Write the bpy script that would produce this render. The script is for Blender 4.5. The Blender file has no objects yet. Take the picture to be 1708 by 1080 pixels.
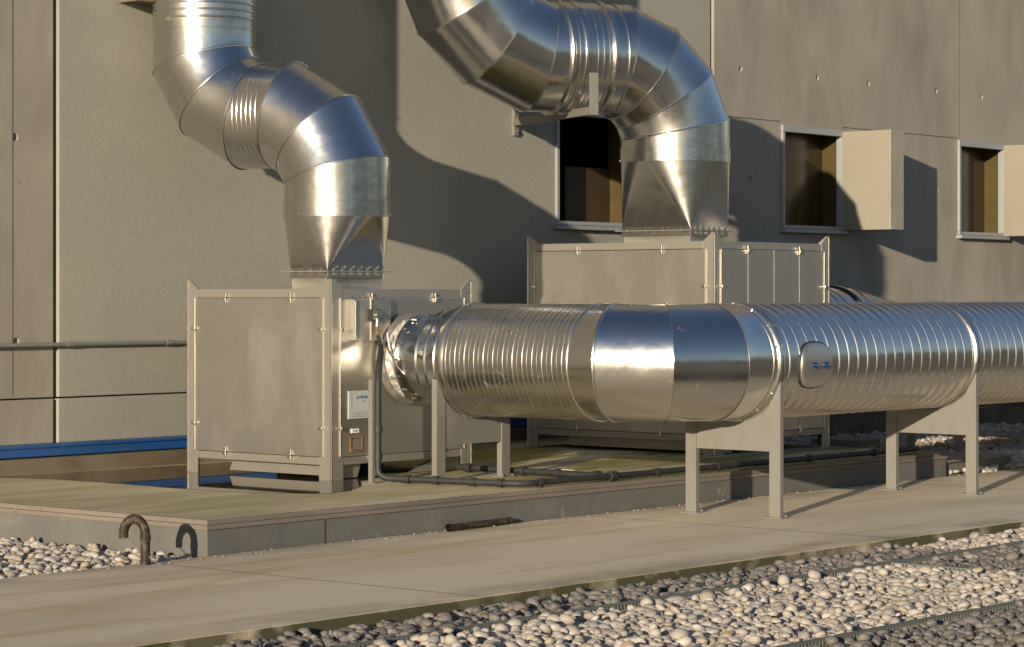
import bpy, bmesh, math, random
import numpy as np
from mathutils import Vector, Matrix
random.seed(7); rng = np.random.default_rng(7)
SC = bpy.context.scene; COL = SC.collection
R_ = math.radians
# ------------------------------------------------------------------ camera
CAM_A = math.atan2(3516, 4170)                     # heading of the view axis from the wall direction (+X)
cam = bpy.data.cameras.new('camera'); co = bpy.data.objects.new('camera', cam); COL.objects.link(co)
co.location = (0, 0, 1.6); co.rotation_euler = (R_(90), 0, CAM_A - R_(90))
cam.sensor_width = 36; cam.lens = 4170/1708*36; cam.shift_y = -46/1708
cam.clip_start = .1; cam.clip_end = 8000
SC.camera = co
# ------------------------------------------------------------------ sky and sun
SUN_DIR = Vector((-.943, -.335, .172)).normalized()
SUN_EL = math.asin(SUN_DIR.z); SUN_ROT = math.atan2(SUN_DIR.x, SUN_DIR.y)
w = bpy.data.worlds.new('World'); SC.world = w; w.use_nodes = True
nt = w.node_tree; bg = nt.nodes['Background']
sky = nt.nodes.new('ShaderNodeTexSky'); sky.sky_type = 'NISHITA'; sky.sun_disc = False
sky.sun_elevation = SUN_EL; sky.sun_rotation = SUN_ROT % (2*math.pi)
sky.air_density = 1.15; sky.dust_density = 0.3; sky.ozone_density = 1.6; sky.altitude = 50
tn = nt.nodes.new('ShaderNodeMix'); tn.data_type = 'RGBA'; tn.blend_type = 'MULTIPLY'; tn.inputs[0].default_value = 1
tn.inputs[7].default_value = (.94, .95, 1.13, 1)
nt.links.new(sky.outputs[0], tn.inputs[6]); nt.links.new(tn.outputs[2], bg.inputs[0]); bg.inputs[1].default_value = 0.084
sl = bpy.data.lights.new('sun', 'SUN'); so = bpy.data.objects.new('sun', sl); COL.objects.link(so)
so.rotation_euler = SUN_DIR.to_track_quat('Z', 'Y').to_euler(); so.location = (-20, -8, 12)
sl.energy = 4.6; sl.angle = R_(.55); sl.color = (1, .85, .62)
SC.view_settings.view_transform = 'Standard'; SC.view_settings.look = 'None'
SC.view_settings.exposure = 0.56; SC.view_settings.gamma = 1
SC.render.resolution_x = 1024; SC.render.resolution_y = 647
SC.render.engine = 'CYCLES'

# ------------------------------------------------------------------ materials
def mat(name, base=(.5, .5, .5), rough=.5, metal=0., spec=.5):
    m = bpy.data.materials.new(name); m.use_nodes = True
    b = m.node_tree.nodes['Principled BSDF']
    b.inputs['Base Color'].default_value = (*base, 1); b.inputs['Roughness'].default_value = rough
    b.inputs['Metallic'].default_value = metal; b.inputs['Specular IOR Level'].default_value = spec
    return m, m.node_tree, b
def node(nt, t, **kw):
    n = nt.nodes.new(t)
    for k, v in kw.items(): setattr(n, k, v)
    return n
def coords(nt, scale=(1, 1, 1), rot=(0, 0, 0)):
    g = node(nt, 'ShaderNodeNewGeometry'); mp = node(nt, 'ShaderNodeMapping')
    mp.inputs['Scale'].default_value = scale; mp.inputs['Rotation'].default_value = rot
    nt.links.new(g.outputs['Position'], mp.inputs[0]); return mp.outputs[0]
def noise(nt, vec, scale, detail=4, rough=.55, dist=0):
    n = node(nt, 'ShaderNodeTexNoise'); n.inputs['Scale'].default_value = scale
    n.inputs['Detail'].default_value = detail; n.inputs['Roughness'].default_value = rough
    n.inputs['Distortion'].default_value = dist
    nt.links.new(vec, n.inputs['Vector']); return n.outputs['Fac']
def ramp(nt, fac, stops):
    r = node(nt, 'ShaderNodeValToRGB'); el = r.color_ramp.elements
    while len(el) < len(stops): el.new(.5)
    for e, (p, c) in zip(el, stops):
        e.position = p; e.color = (*c, 1) if len(c) == 3 else c
    nt.links.new(fac, r.inputs[0]); return r.outputs[0]
def fr(nt, fac, a, b, lo=0., hi=1.):
    n = node(nt, 'ShaderNodeMapRange'); n.inputs[1].default_value = a; n.inputs[2].default_value = b
    n.inputs[3].default_value = lo; n.inputs[4].default_value = hi
    nt.links.new(fac, n.inputs[0]); return n.outputs[0]
def mixc(nt, fac, a, b, mode='MIX'):
    n = node(nt, 'ShaderNodeMix', data_type='RGBA', blend_type=mode)
    for s, v in ((0, fac), (6, a), (7, b)):
        if isinstance(v, (int, float)): n.inputs[s].default_value = v
        elif isinstance(v, tuple): n.inputs[s].default_value = (*v, 1)
        else: nt.links.new(v, n.inputs[s])
    return n.outputs[2]
def mul(nt, a, b, op='MULTIPLY'):
    n = node(nt, 'ShaderNodeMath', operation=op)
    for i, v in enumerate((a, b)):
        if isinstance(v, (int, float)): n.inputs[i].default_value = v
        else: nt.links.new(v, n.inputs[i])
    return n.outputs[0]
def bump(nt, b, h, strength=.3, dist=.01):
    n = node(nt, 'ShaderNodeBump'); n.inputs['Strength'].default_value = strength
    n.inputs['Distance'].default_value = dist; nt.links.new(h, n.inputs['Height'])
    nt.links.new(n.outputs[0], b.inputs['Normal']); return n
def axis_val(nt, k):
    g = node(nt, 'ShaderNodeNewGeometry'); s = node(nt, 'ShaderNodeSeparateXYZ')
    nt.links.new(g.outputs['Position'], s.inputs[0]); return s.outputs[k]

def concrete(name, c1, c2, c3, scale=1.2, streak=(1, 1, 1), algae=None, bumpy=.25, fine=60, rough=.85, stain=None):
    m, nt, b = mat(name, rough=rough, spec=.3)
    v = coords(nt, streak); v0 = coords(nt)
    c = ramp(nt, noise(nt, v, scale, 6, .6, .4), [(.27, c1), (.52, c2), (.80, c3)])
    sp = noise(nt, v0, 38, 3, .7)
    c = mixc(nt, fr(nt, sp, .60, .75, 0, .35), c, tuple(x*.55 for x in c2))
    vv = node(nt, 'ShaderNodeTexVoronoi'); vv.inputs['Scale'].default_value = 5.5; vv.inputs['Randomness'].default_value = 1; nt.links.new(v0, vv.inputs['Vector'])
    c = mixc(nt, mul(nt, fr(nt, vv.outputs['Distance'], .035, .075, .65, 0), fr(nt, noise(nt, v0, 2.1, 2), .5, .56)), c, tuple(x*.3 for x in c2))
    c = mixc(nt, fr(nt, noise(nt, v0, 150, 2, .8), .55, .75, 0, .4), c, tuple(x*.6 for x in c2))
    if stain:
        s = noise(nt, coords(nt, stain[1]), stain[2], 5, .6, .6)
        c = mixc(nt, fr(nt, s, stain[3], stain[4], 0, stain[5]), c, stain[0])
    if algae:
        (ac, fac) = algae(nt); c = mixc(nt, fac, c, ac)
    nt.links.new(c, b.inputs['Base Color'])
    h = mul(nt, noise(nt, v0, fine, 4, .7), noise(nt, v0, fine*.18, 3, .6), 'ADD')
    bump(nt, b, h, bumpy, .006)
    return m

M = {}
M['wall_smooth'] = concrete('fair_faced_concrete', (.235, .212, .176), (.295, .268, .225), (.345, .316, .268), 1.1, (1, 1, .5), bumpy=.2,
                            stain=((.17, .14, .108), (1, 1, .35), 1.6, .48, .75, .55))
def _wr():
    m, nt, b = mat('brushed_render_concrete', rough=.9, spec=.25)
    v = coords(nt, (1, 1, .22)); v0 = coords(nt)
    c = ramp(nt, noise(nt, coords(nt, (.6, .6, .8)), 1.1, 4, .5), [(.3, (.285, .276, .240)), (.7, (.335, .315, .268))])
    f = noise(nt, v, 85, 4, .75)
    c = mixc(nt, fr(nt, f, .35, .6, .38, 0), c, (.20, .185, .15))
    nt.links.new(c, b.inputs['Base Color'])
    bump(nt, b, mul(nt, f, noise(nt, v0, 9, 3), 'ADD'), .22, .008)
    return m
M['wall_rough'] = _wr()
def algae_pave(nt):
    y = axis_val(nt, 1); n = noise(nt, coords(nt, (.8, 1.6, 1)), 1.6, 5, .65)
    near_kerb = fr(nt, y, 8.66, 9.1, .55, 0); back = fr(nt, y, 10.6, 11.35, 0, .45)
    s = mul(nt, near_kerb, back, 'ADD')
    f = mul(nt, s, fr(nt, n, .42, .62)); z = axis_val(nt, 2)
    edge = fr(nt, z, -.002, -.007, 0, .9)
    f = mul(nt, f, mul(nt, edge, fr(nt, noise(nt, coords(nt), 3.5, 4), .22, .5)), 'ADD'); return (.075, .068, .034), f
M['pavement'] = concrete('pavement_concrete', (.49, .41, .29), (.605, .512, .375), (.67, .58, .44), .9, (.35, 1.5, 1), algae_pave,
                         stain=((.43, .30, .15), (.22, 1.5, 1), 1.3, .53, .68, .75))
def algae_plinth(nt):
    n = noise(nt, coords(nt, (.45, 1.5, 1)), 1.5, 5, .6, .5); x = axis_val(nt, 0)
    f = mul(nt, fr(nt, n, .36, .6), fr(nt, x, 13.6, 15.0, .45, 1.25)); return (.19, .165, .035), f
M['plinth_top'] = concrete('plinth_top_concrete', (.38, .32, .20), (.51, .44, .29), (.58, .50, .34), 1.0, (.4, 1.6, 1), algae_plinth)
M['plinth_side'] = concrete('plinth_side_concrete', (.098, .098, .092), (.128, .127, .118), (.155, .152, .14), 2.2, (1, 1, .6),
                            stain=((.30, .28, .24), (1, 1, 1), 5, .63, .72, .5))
M['trim'] = concrete('edge_angle_metal', (.125, .11, .095), (.175, .148, .125), (.225, .185, .155), 3, (.3, .3, 3), bumpy=.1)
M['ledge'] = concrete('wet_ledge_concrete', (.085, .065, .042), (.15, .115, .075), (.20, .17, .125), 1.6, (1, 1, 2))
M['ground'] = concrete('ground_soil', (.16, .135, .10), (.22, .185, .135), (.28, .24, .18), .2, bumpy=.3, fine=8)

M['unseen_ridge'] = concrete('unseen_ridge_colour', (.055, .06, .045), (.085, .085, .06), (.14, .125, .09), .02, bumpy=0, fine=1)  # dull brown-green for the unseen ridge added to darken duct reflections
def metal(name, base, rough, rvar=.08, wav=.05, wscale=4, dirt=None, stretch=(1, 1, 1), metalness=1.0, rs=2.5, fine=.0):
    m, nt, b = mat(name, base, rough, metalness)
    v = coords(nt, stretch); v0 = coords(nt)
    n = noise(nt, v, rs, 6, .65, .6)
    sc = fr(nt, noise(nt, v0, 21, 5, .7, .8), .62, .78, 0, .06)
    nt.links.new(mul(nt, fr(nt, n, .3, .7, rough-rvar, rough+rvar), sc, 'ADD'), b.inputs['Roughness'])
    c = mixc(nt, fr(nt, n, .45, .75, 0, .5), base, tuple(x*.80 for x in base))
    if dirt:
        d = noise(nt, coords(nt, dirt[1]), dirt[2], 5, .65, .3)
        c = mixc(nt, fr(nt, d, dirt[3], dirt[4], 0, dirt[5]), c, dirt[0])
        nt.links.new(mul(nt, fr(nt, d, dirt[3], dirt[4], 1, 1-dirt[5]*.8), metalness), b.inputs['Metallic'])
    nt.links.new(c, b.inputs['Base Color'])
    h = noise(nt, v0, wscale, 2, .5)
    bump(nt, b, h, 1.0, wav)
    return m
M['duct'] = metal('polished_galvanised_duct', (.60, .585, .555), .22, .06, .0035, 5, dirt=((.30, .25, .18), (1, 1, 1), 9, .66, .8, .35))
M['spiral'] = metal('spiral_duct_sheet', (.62, .60, .565), .25, .07, .002, 7, dirt=((.30, .25, .17), (1, 1, 1), 8, .62, .8, .4))
M['sheet'] = metal('brushed_steel_panel', (.50, .475, .43), .31, .07, .0015, 1.6, stretch=(1, 1, .6), rs=2.2, metalness=.86,
                   dirt=((.24, .20, .14), (1, 1, .45), 2.2, .50, .85, .35))
M['frame'] = metal('frame_steel', (.40, .375, .33), .40, .06, .001, 5, metalness=.7, stretch=(1, 1, .3))
M['edge'] = metal('folded_bright_edge', (.70, .66, .59), .32, .04, .001, 5)
M['galv'] = metal('galvanised_support_steel', (.215, .205, .185), .55, .08, .001, 8, metalness=.3, rs=9, dirt=((.13, .105, .075), (1, 1, .5), 6, .50, .78, .6))
M['flex'] = metal('crumpled_foil_sleeve', (.50, .48, .44), .45, .08, .03, 14, metalness=.4)
M['chrome'] = metal('bright_fitting_metal', (.8, .76, .68), .22, .03, .0005, 6)
M['pvc'] = metal('dark_grey_plastic_pipe', (.018, .019, .020), .62, .08, .0005, 8, metalness=0, dirt=((.07, .062, .05), (1, 1, 1), 14, .5, .75, .5))
M['rubber'] = mat('black_rubber', (.02, .02, .02), .6)[0]
M['blue'] = metal('blue_painted_flashing', (.012, .075, .25), .45, .08, .001, 5, metalness=0, dirt=((.05, .09, .16), (1, 1, 1), 6, .55, .8, .5))
M['blueknob'] = mat('blue_plastic', (.006, .028, .12), .4)[0]
M['shutter'] = concrete('cream_painted_shutter', (.225, .203, .160), (.255, .230, .182), (.275, .248, .198), 1.5, bumpy=.08)
M['alu'] = mat('painted_window_frame', (.30, .31, .32), .5, .2)[0]
M['reveal'] = concrete('ochre_wood_lining', (.055, .037, .010), (.070, .048, .014), (.085, .058, .017), 2, (1, 1, 3), bumpy=.1, rough=.6)
M['pane'] = metal('brown_tinted_pane', (.045, .029, .011), .22, .05, .001, 2, metalness=0)
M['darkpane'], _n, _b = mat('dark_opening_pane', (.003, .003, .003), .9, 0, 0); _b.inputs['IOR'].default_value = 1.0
M['kraft'] = concrete('brown_board', (.038, .024, .009), (.048, .031, .012), (.055, .037, .015), 2, bumpy=.05, rough=.6)
M['sign'] = mat('pale_blue_sign_plate', (.40, .43, .42), .35)[0]
M['signblue'] = mat('blue_sign_lettering', (.05, .11, .34), .5)[0]
M['signgrey'] = mat('grey_sign_lettering', (.18, .22, .27), .5)[0]
M['white'] = mat('white_label', (.7, .69, .65), .4)[0]
M['rust'] = concrete('rusted_steel', (.10, .05, .02), (.17, .095, .035), (.26, .20, .13), 14, bumpy=.3, rough=.8)
M['goose'] = concrete('flaking_bitumen_pipe', (.014, .011, .008), (.035, .024, .015), (.16, .125, .08), 26, (1, 1, 1), bumpy=.5, rough=.55)
M['grating'] = mat('grey_green_edging', (.13, .14, .125), .7, .1)[0]
M['recess'] = mat('joint_shadow_gap', (.03, .027, .022), .9)[0]
def _water():
    m, nt, b = mat('puddle_water', (.055, .045, .026), .02, 0, .5)
    bump(nt, b, noise(nt, coords(nt), 3, 2), .05, .002); return m
M['water'] = _water()
def pebble_mat(name, stops):
    m, nt, b = mat(name, rough=.62, spec=.35)
    a = node(nt, 'ShaderNodeAttribute', attribute_name='tint')
    c = ramp(nt, a.outputs['Fac'], stops)
    n = noise(nt, coords(nt), 55, 4, .7)
    c = mixc(nt, fr(nt, n, .45, .75, 0, .45), c, (.30, .26, .20))
    nt.links.new(c, b.inputs['Base Color']); bump(nt, b, noise(nt, coords(nt), 160, 3), .15, .002)
    return m
M['pale'] = pebble_mat('pale_river_pebble', [(.0, (.23, .205, .185)), (.2, (.34, .30, .265)), (.55, (.40, .36, .32)), (.75, (.34, .27, .195)), (.88, (.22, .205, .20)), (1., (.48, .44, .40))])
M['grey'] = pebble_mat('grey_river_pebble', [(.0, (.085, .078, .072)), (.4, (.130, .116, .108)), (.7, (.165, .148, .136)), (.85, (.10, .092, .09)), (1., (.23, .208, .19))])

# ------------------------------------------------------------------ mesh helpers
class MB:
    def __init__(s): s.v = []; s.f = []; s.p = []
    def add(s, vs, fs):
        o = len(s.v); vs = [tuple(p) for p in vs]; fs = [tuple(f) for f in fs]; s.p.append((vs, fs)); s.v += vs; s.f += [tuple(i+o for i in f) for f in fs]; return s
    def each(s, *a, **k):          # every piece becomes an object of its own
        return [MB().add(v, f).build(*a, **k) for v, f in s.p]
    def box(s, a, b):
        x0, x1 = sorted((a[0], b[0])); y0, y1 = sorted((a[1], b[1])); z0, z1 = sorted((a[2], b[2]))
        vs = [(x, y, z) for z in (z0, z1) for y in (y0, y1) for x in (x0, x1)]
        return s.add(vs, [(0, 2, 3, 1), (4, 5, 7, 6), (0, 1, 5, 4), (2, 6, 7, 3), (0, 4, 6, 2), (1, 3, 7, 5)])
    def prism(s, pts, vec):
        n = len(pts); v = Vector(vec); vs = [Vector(p) for p in pts] + [Vector(p)+v for p in pts]
        return s.add(vs, [tuple(range(n))[::-1], tuple(range(n, 2*n))] + [(i, (i+1) % n, (i+1) % n+n, i+n) for i in range(n)])
    def rings(s, rows, cap=False, closed=True):
        n = len(rows[0]); vs = [p for r in rows for p in r]; fs = []
        for k in range(len(rows)-1):
            for i in range(n if closed else n-1):
                j = (i+1) % n; fs.append((k*n+i, k*n+j, (k+1)*n+j, (k+1)*n+i))
        if cap: fs += [tuple(range(n))[::-1], tuple(range((len(rows)-1)*n, len(rows)*n))]
        return s.add(vs, fs)
    def tube(s, path, r, n=14, cap=True):
        P = [Vector(p) for p in path]; rows = []; e1 = None
        rad = r if isinstance(r, (list, tuple)) else [r]*len(P)
        for i, p in enumerate(P):
            t = (P[min(i+1, len(P)-1)]-P[max(i-1, 0)]).normalized()
            if e1 is None:
                e1 = t.cross(Vector((0, 0, 1)))
                if e1.length < .05: e1 = t.cross(Vector((1, 0, 0)))
            e1 = (e1-t*e1.dot(t)).normalized(); e2 = t.cross(e1)
            k = 1.0
            if 0 < i < len(P)-1:
                d = (P[i]-P[i-1]).normalized().dot((P[i+1]-P[i]).normalized()); k = 1/max(.5, math.sqrt((1+d)/2))
            rows.append([p+(e1*math.cos(a)+e2*math.sin(a))*rad[i]*(1+(k-1)*.6) for a in (2*math.pi*j/n for j in range(n))])
        return s.rings(rows, cap)
    def cyl(s, a, b, r, n=20): return s.tube([a, b], r, n)
    def build(s, name, m, parent=None, smooth=None, bevel=0):
        me = bpy.data.meshes.new(name); me.from_pydata(s.v, [], s.f); me.update()
        bm = bmesh.new(); bm.from_mesh(me); bmesh.ops.recalc_face_normals(bm, faces=bm.faces)
        if bevel: bmesh.ops.bevel(bm, geom=[e for e in bm.edges if len(e.link_faces) == 2 and e.calc_face_angle(0) > .6], offset=bevel, segments=2, profile=.6, affect='EDGES')
        bm.to_mesh(me); bm.free()
        if smooth:
            me.polygons.foreach_set('use_smooth', [True]*len(me.polygons)); me.set_sharp_from_angle(angle=R_(smooth))
        me.materials.append(m); return link(name, me, parent)
def link(name, me, parent=None):
    o = bpy.data.objects.new(name, me); COL.objects.link(o)
    if parent:
        o.parent = parent; o.matrix_parent_inverse = WM[parent.name].inverted(); WM[o.name] = Matrix.Identity(4)
    else: WM[o.name] = Matrix.Identity(4)
    return o
WM = {}
def tag(o, label=None, cat=None, group=None, kind=None):
    if label: o['label'] = label
    if cat: o['category'] = cat
    if group: o['group'] = group
    if kind: o['kind'] = kind
    return o
def thing(name, loc, label, cat, group=None):
    o = bpy.data.objects.new(name, None); COL.objects.link(o); o.location = loc; o.empty_display_size = .2
    WM[o.name] = Matrix.Translation(loc); return tag(o, label, cat, group)
def V(*a): return Vector(a)
Z = V(0, 0, 1)

# duct segment between A and B, with mitre-plane normals nA, nB; rows = list of (mode, s, radius)
def duct_seg(A, B, R, nA=None, nB=None, rows=None, N=96, cap=False, mb=None):
    A = Vector(A); B = Vector(B); t = (B-A); L = t.length; t.normalize()
    e1 = t.cross(Z)
    if e1.length < .05: e1 = V(1, 0, 0)
    e1 = (e1-t*e1.dot(t)).normalized(); e2 = t.cross(e1)
    mb = mb or MB(); out = []
    rows = rows or [('A', 0, R), ('B', 0, R)]
    for mode, s, r in rows:
        ring = []
        for k in range(N):
            a = 2*math.pi*k/N; e = e1*math.cos(a)+e2*math.sin(a)
            n = nA if mode == 'A' else nB
            off = -(e.dot(n))/t.dot(n)*R if (mode != 'S' and n is not None) else 0
            x = s+off if mode != 'B' else L-s+off
            ring.append(A+t*x+e*r)
        out.append(ring)
    return mb.rings(out, cap)
def plain(R, lip=.007):
    return [('A', -.004, R+.001), ('A', -.004, R+lip), ('A', .008, R+lip), ('A', .012, R+.0015), ('A', .02, R), ('B', 0, R)]
def ridges(R, s0, s1, pitch, h=.006, w_=.012, minor=0):
    rows = []; s = s0
    while s < s1:
        rows += [('S', s-w_-.005, R), ('S', s-w_-.0005, R), ('S', s-w_*.45, R+h*.8), ('S', s, R+h), ('S', s+w_*.45, R+h*.8), ('S', s+w_+.0005, R), ('S', s+w_+.005, R)]
        if minor and s+pitch*.5 < s1:
            q = s+pitch*.5; rows += [('S', q-w_*.7-.004, R), ('S', q-w_*.7, R), ('S', q, R+h*minor), ('S', q+w_*.7, R), ('S', q+w_*.7+.004, R)]
        s += pitch
    return rows
def elbow_pts(C, a, b, Rb, n):
    D = math.pi/2/n; Oc = C+(a+b)*Rb; out = []
    for k in range(n):
        p = (k+.5)*D; out.append(Oc-(b*math.cos(p)+a*math.sin(p))*(Rb/math.cos(D/2)))
    return out
def bis(a, b, c): return ((b-a).normalized()+(c-b).normalized()).normalized()
def band(P, t, R, width, out, mat_, parent, name='clamp_ring', N=96):
    t = Vector(t).normalized(); P = Vector(P)
    mb = duct_seg(P-t*width/2, P+t*width/2, R, rows=[('S', 0, R-.01), ('S', 0, R+out*.7), ('S', width*.25, R+out), ('S', width*.75, R+out), ('S', width, R+out*.7), ('S', width, R-.01)], N=N)
    return mb.build(name, mat_, parent, 35)
def bolts(P, t, R, n, r, length, parent, name='bolt', mat_=None, a0=0):
    t = Vector(t).normalized(); e1 = t.cross(Z)
    if e1.length < .1: e1 = V(1, 0, 0)
    e1.normalize(); e2 = t.cross(e1)
    for k in range(n):
        a = a0+2*math.pi*k/n; q = Vector(P)+(e1*math.cos(a)+e2*math.sin(a))*R
        MB().cyl(q-t*length/2, q+t*length/2, r, 6).build(name, mat_ or M['chrome'], parent)

# ------------------------------------------------------------------ setting
ZT = .217; XP = 10.541; YP = 11.34; XPE = 19.45; YW = 15.5; YL = 15.32; YK = 8.69
g = MB().add([(-900, -900, -.088), (900, -900, -.088), (900, 900, -.088), (-900, 900, -.088)], [(0, 1, 2, 3)]).build('ground', M['ground'])
tag(g, kind='structure')
pv = MB(); xs = [-2, 1.6, 5.83, 10.06, 14.25, 18.5, 22.7, 27, 31.2, 36]
for i in range(len(xs)-1): pv.box((xs[i]+.003, YK, -.14), (xs[i+1]-.003, YP-.004, 0))
jf = MB()
for q in xs[1:-1]: jf.box((q-.0028, YK+.004, -.12), (q+.0028, YP-.006, .0012))
tag(jf.build('pavement_joint', M['recess']), kind='structure')
tag(pv.build('pavement', M['pavement'], bevel=.0015), kind='structure')

# unseen ridge added behind the viewer to dim the horizon mirrored in the ducts
hp_ = MB(); ra = []; rb = []
for k in range(121):
    a = R_(-138+k*1.36); d = 620+60*math.sin(k*.21); hgt = 58+16*math.sin(k*.17+1)+9*math.sin(k*.43)+3*math.sin(k*1.3)
    if k < 14: hgt *= k/14
    ra.append((d*math.cos(a), d*math.sin(a), -1)); rb.append((d*1.35*math.cos(a), d*1.35*math.sin(a), hgt))
hp_.rings([ra, [((p[0]+q[0])/2, (p[1]+q[1])/2, q[2]*.62) for p, q in zip(ra, rb)], rb], closed=False)
tag(hp_.build('unseen_ridge', M['unseen_ridge'], smooth=60), kind='structure')
# plinth
pl = thing('concrete_plinth', ((XP+XPE)/2, (YP+YL)/2, 0), 'low concrete plinth carrying the machines, grey sides and algae stained top', 'plinth')
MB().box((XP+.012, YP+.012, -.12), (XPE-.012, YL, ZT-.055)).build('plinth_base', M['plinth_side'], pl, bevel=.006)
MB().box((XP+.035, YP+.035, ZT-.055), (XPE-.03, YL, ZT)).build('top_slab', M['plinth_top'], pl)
t = MB()
for (o_, z0, z1) in ((0, ZT-.058, ZT-.030), (.008, ZT-.028, ZT+.002)):
    t.box((XP+o_, YP+o_, z0), (XPE, YP+.034, z1)); t.box((XP+o_, YP+.034, z0), (XP+.034, YL, z1))
t.build('edge_angle', M['trim'], pl, bevel=.002)
bt = MB()
x = XP+.3
while x < XPE:
    bt.cyl((x, YP+.02, ZT), (x, YP+.02, ZT+.006), .006, 6); x += .42
bt.each('edge_screw', M['rubber'], pl)
js = MB().box((11.58, YP+.009, -.05), (11.59, YP+.013, ZT-.06)); js.build('joint', M['recess'], pl)
st = thing('low_step', (20.1, 12.4, 0), 'low concrete step butting against the far end of the plinth', 'step')
MB().box((XPE+.004, YP+.06, -.1), (20.7, 14.2, .115)).build('step_block', M['plinth_side'], st, bevel=.006)
MB().box((XPE+.004, YP+.03, .116), (20.7, 14.2, .135)).build('step_cap', M['trim'], st, bevel=.003)

# puddle on the plinth
front = [(11.95, 15.31), (12.10, 15.1), (12.18, 14.7), (12.20, 14.06), (12.16, 13.4), (12.20, 12.85), (12.36, 12.45), (12.55, 12.25), (12.76, 12.28), (13.05, 12.45), (13.3, 12.66), (13.5, 12.86), (13.85, 13.02), (14.2, 13.3), (14.6, 13.9), (14.9, 14.6), (15.0, 15.31)]
pts = []
for k in range(len(front)-1):
    for q in range(6):
        f_ = q/6; pts.append((front[k][0]*(1-f_)+front[k+1][0]*f_+random.uniform(-.018, .018), min(15.315, front[k][1]*(1-f_)+front[k+1][1]*f_+random.uniform(-.02, .02))))
pd = MB().add([(x, y, ZT+.003) for x, y in pts], [tuple(range(len(pts)))]).build('puddle', M['water']); tag(pd, kind='structure')

# ------------------------------------------------------------------ building
bd = thing('industrial_building', (20, YW+1, 0), 'grey concrete industrial wall with cream window shutters behind the ducts', 'building')
cut = MB()
WIN = [(19.02, 20.22, 2.30, 3.46), (22.93, 24.17, 2.345, 3.485), (26.75, 27.88, 2.345, 3.50), (30.7, 31.85, 2.345, 3.50)]
for (x0, x1, z0, z1) in WIN: cut.box((x0, YW-.2, z0), (x1, YW+.30, z1))
holes = [(22.16, 4.045), (23.66, 4.05), (24.73, 4.055), (26.25, 4.06), (27.34, 4.06), (12.382, 2.837), (12.394, 1.245), (22.34, 2.86), (26.27, 2.88), (28.9, 4.06)]
cone = MB()
for hx, hz in holes:
    q = YW-(.035 if hx > 20 else 0); cone.tube([(hx, q-.03, hz), (hx, q+.028, hz)], [.044, .022], 20)
def bool_cut(o, cutter):
    c = cutter.build('cutter', M['recess']); md = o.modifiers.new('b', 'BOOLEAN'); md.operation = 'DIFFERENCE'; md.object = c; md.solver = 'EXACT'
    dg = bpy.context.evaluated_depsgraph_get(); me = bpy.data.meshes.new_from_object(o.evaluated_get(dg))
    o.modifiers.clear(); o.data = me; cm = c.data; bpy.data.objects.remove(c); bpy.data.meshes.remove(cm)
for n_, (x0, x1), m_, y_ in (('wall_panel', (-8, 12.765), 'wall_smooth', YW), ('wall_panel', (12.805, 21.63), 'wall_rough', YW-.015), ('wall_panel', (21.665, 48), 'wall_smooth', YW-.035)):
    o = MB().box((x0, y_, .80), (x1, y_+.5, 12)).build('wall_panel', M[m_], bd, bevel=.008)
    c = MB(); c.v = list(cut.v); c.f = list(cut.f)
    if x0 > -8: bool_cut(o, c)
    if m_ == 'wall_smooth':
        c = MB(); c.v = list(cone.v); c.f = list(cone.f); bool_cut(o, c)
    MB().box((x0, y_+.002, .44), (x1, y_+.5, .788)).build('base_panel', M[m_], bd, bevel=.005)
MB().box((-8, YW+.06, -.1), (48, YW+.52, 12)).build('core_wall', M['recess'], bd)
o = [o for o in COL.objects if o.name.startswith('core_wall')][0]
c = MB()
for (x0, x1, z0, z1) in WIN: c.box((x0-.01, YW-.2, z0-.01), (x1+.01, YW+.40, z1+.01))
bool_cut(o, c)
MB().box((-8, YW-.10, .345), (48, YW+.05, .439)).build('blue_flashing', M['blue'], bd, bevel=.006)
MB().box((-8, YW-.115, .415), (48, YW-.101, .428)).build('flashing_lip', M['blue'], bd)
MB().box((-8, YL, -.1), (48, YW+.04, .335)).build('wall_ledge', M['ledge'], bd, bevel=.01)
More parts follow.
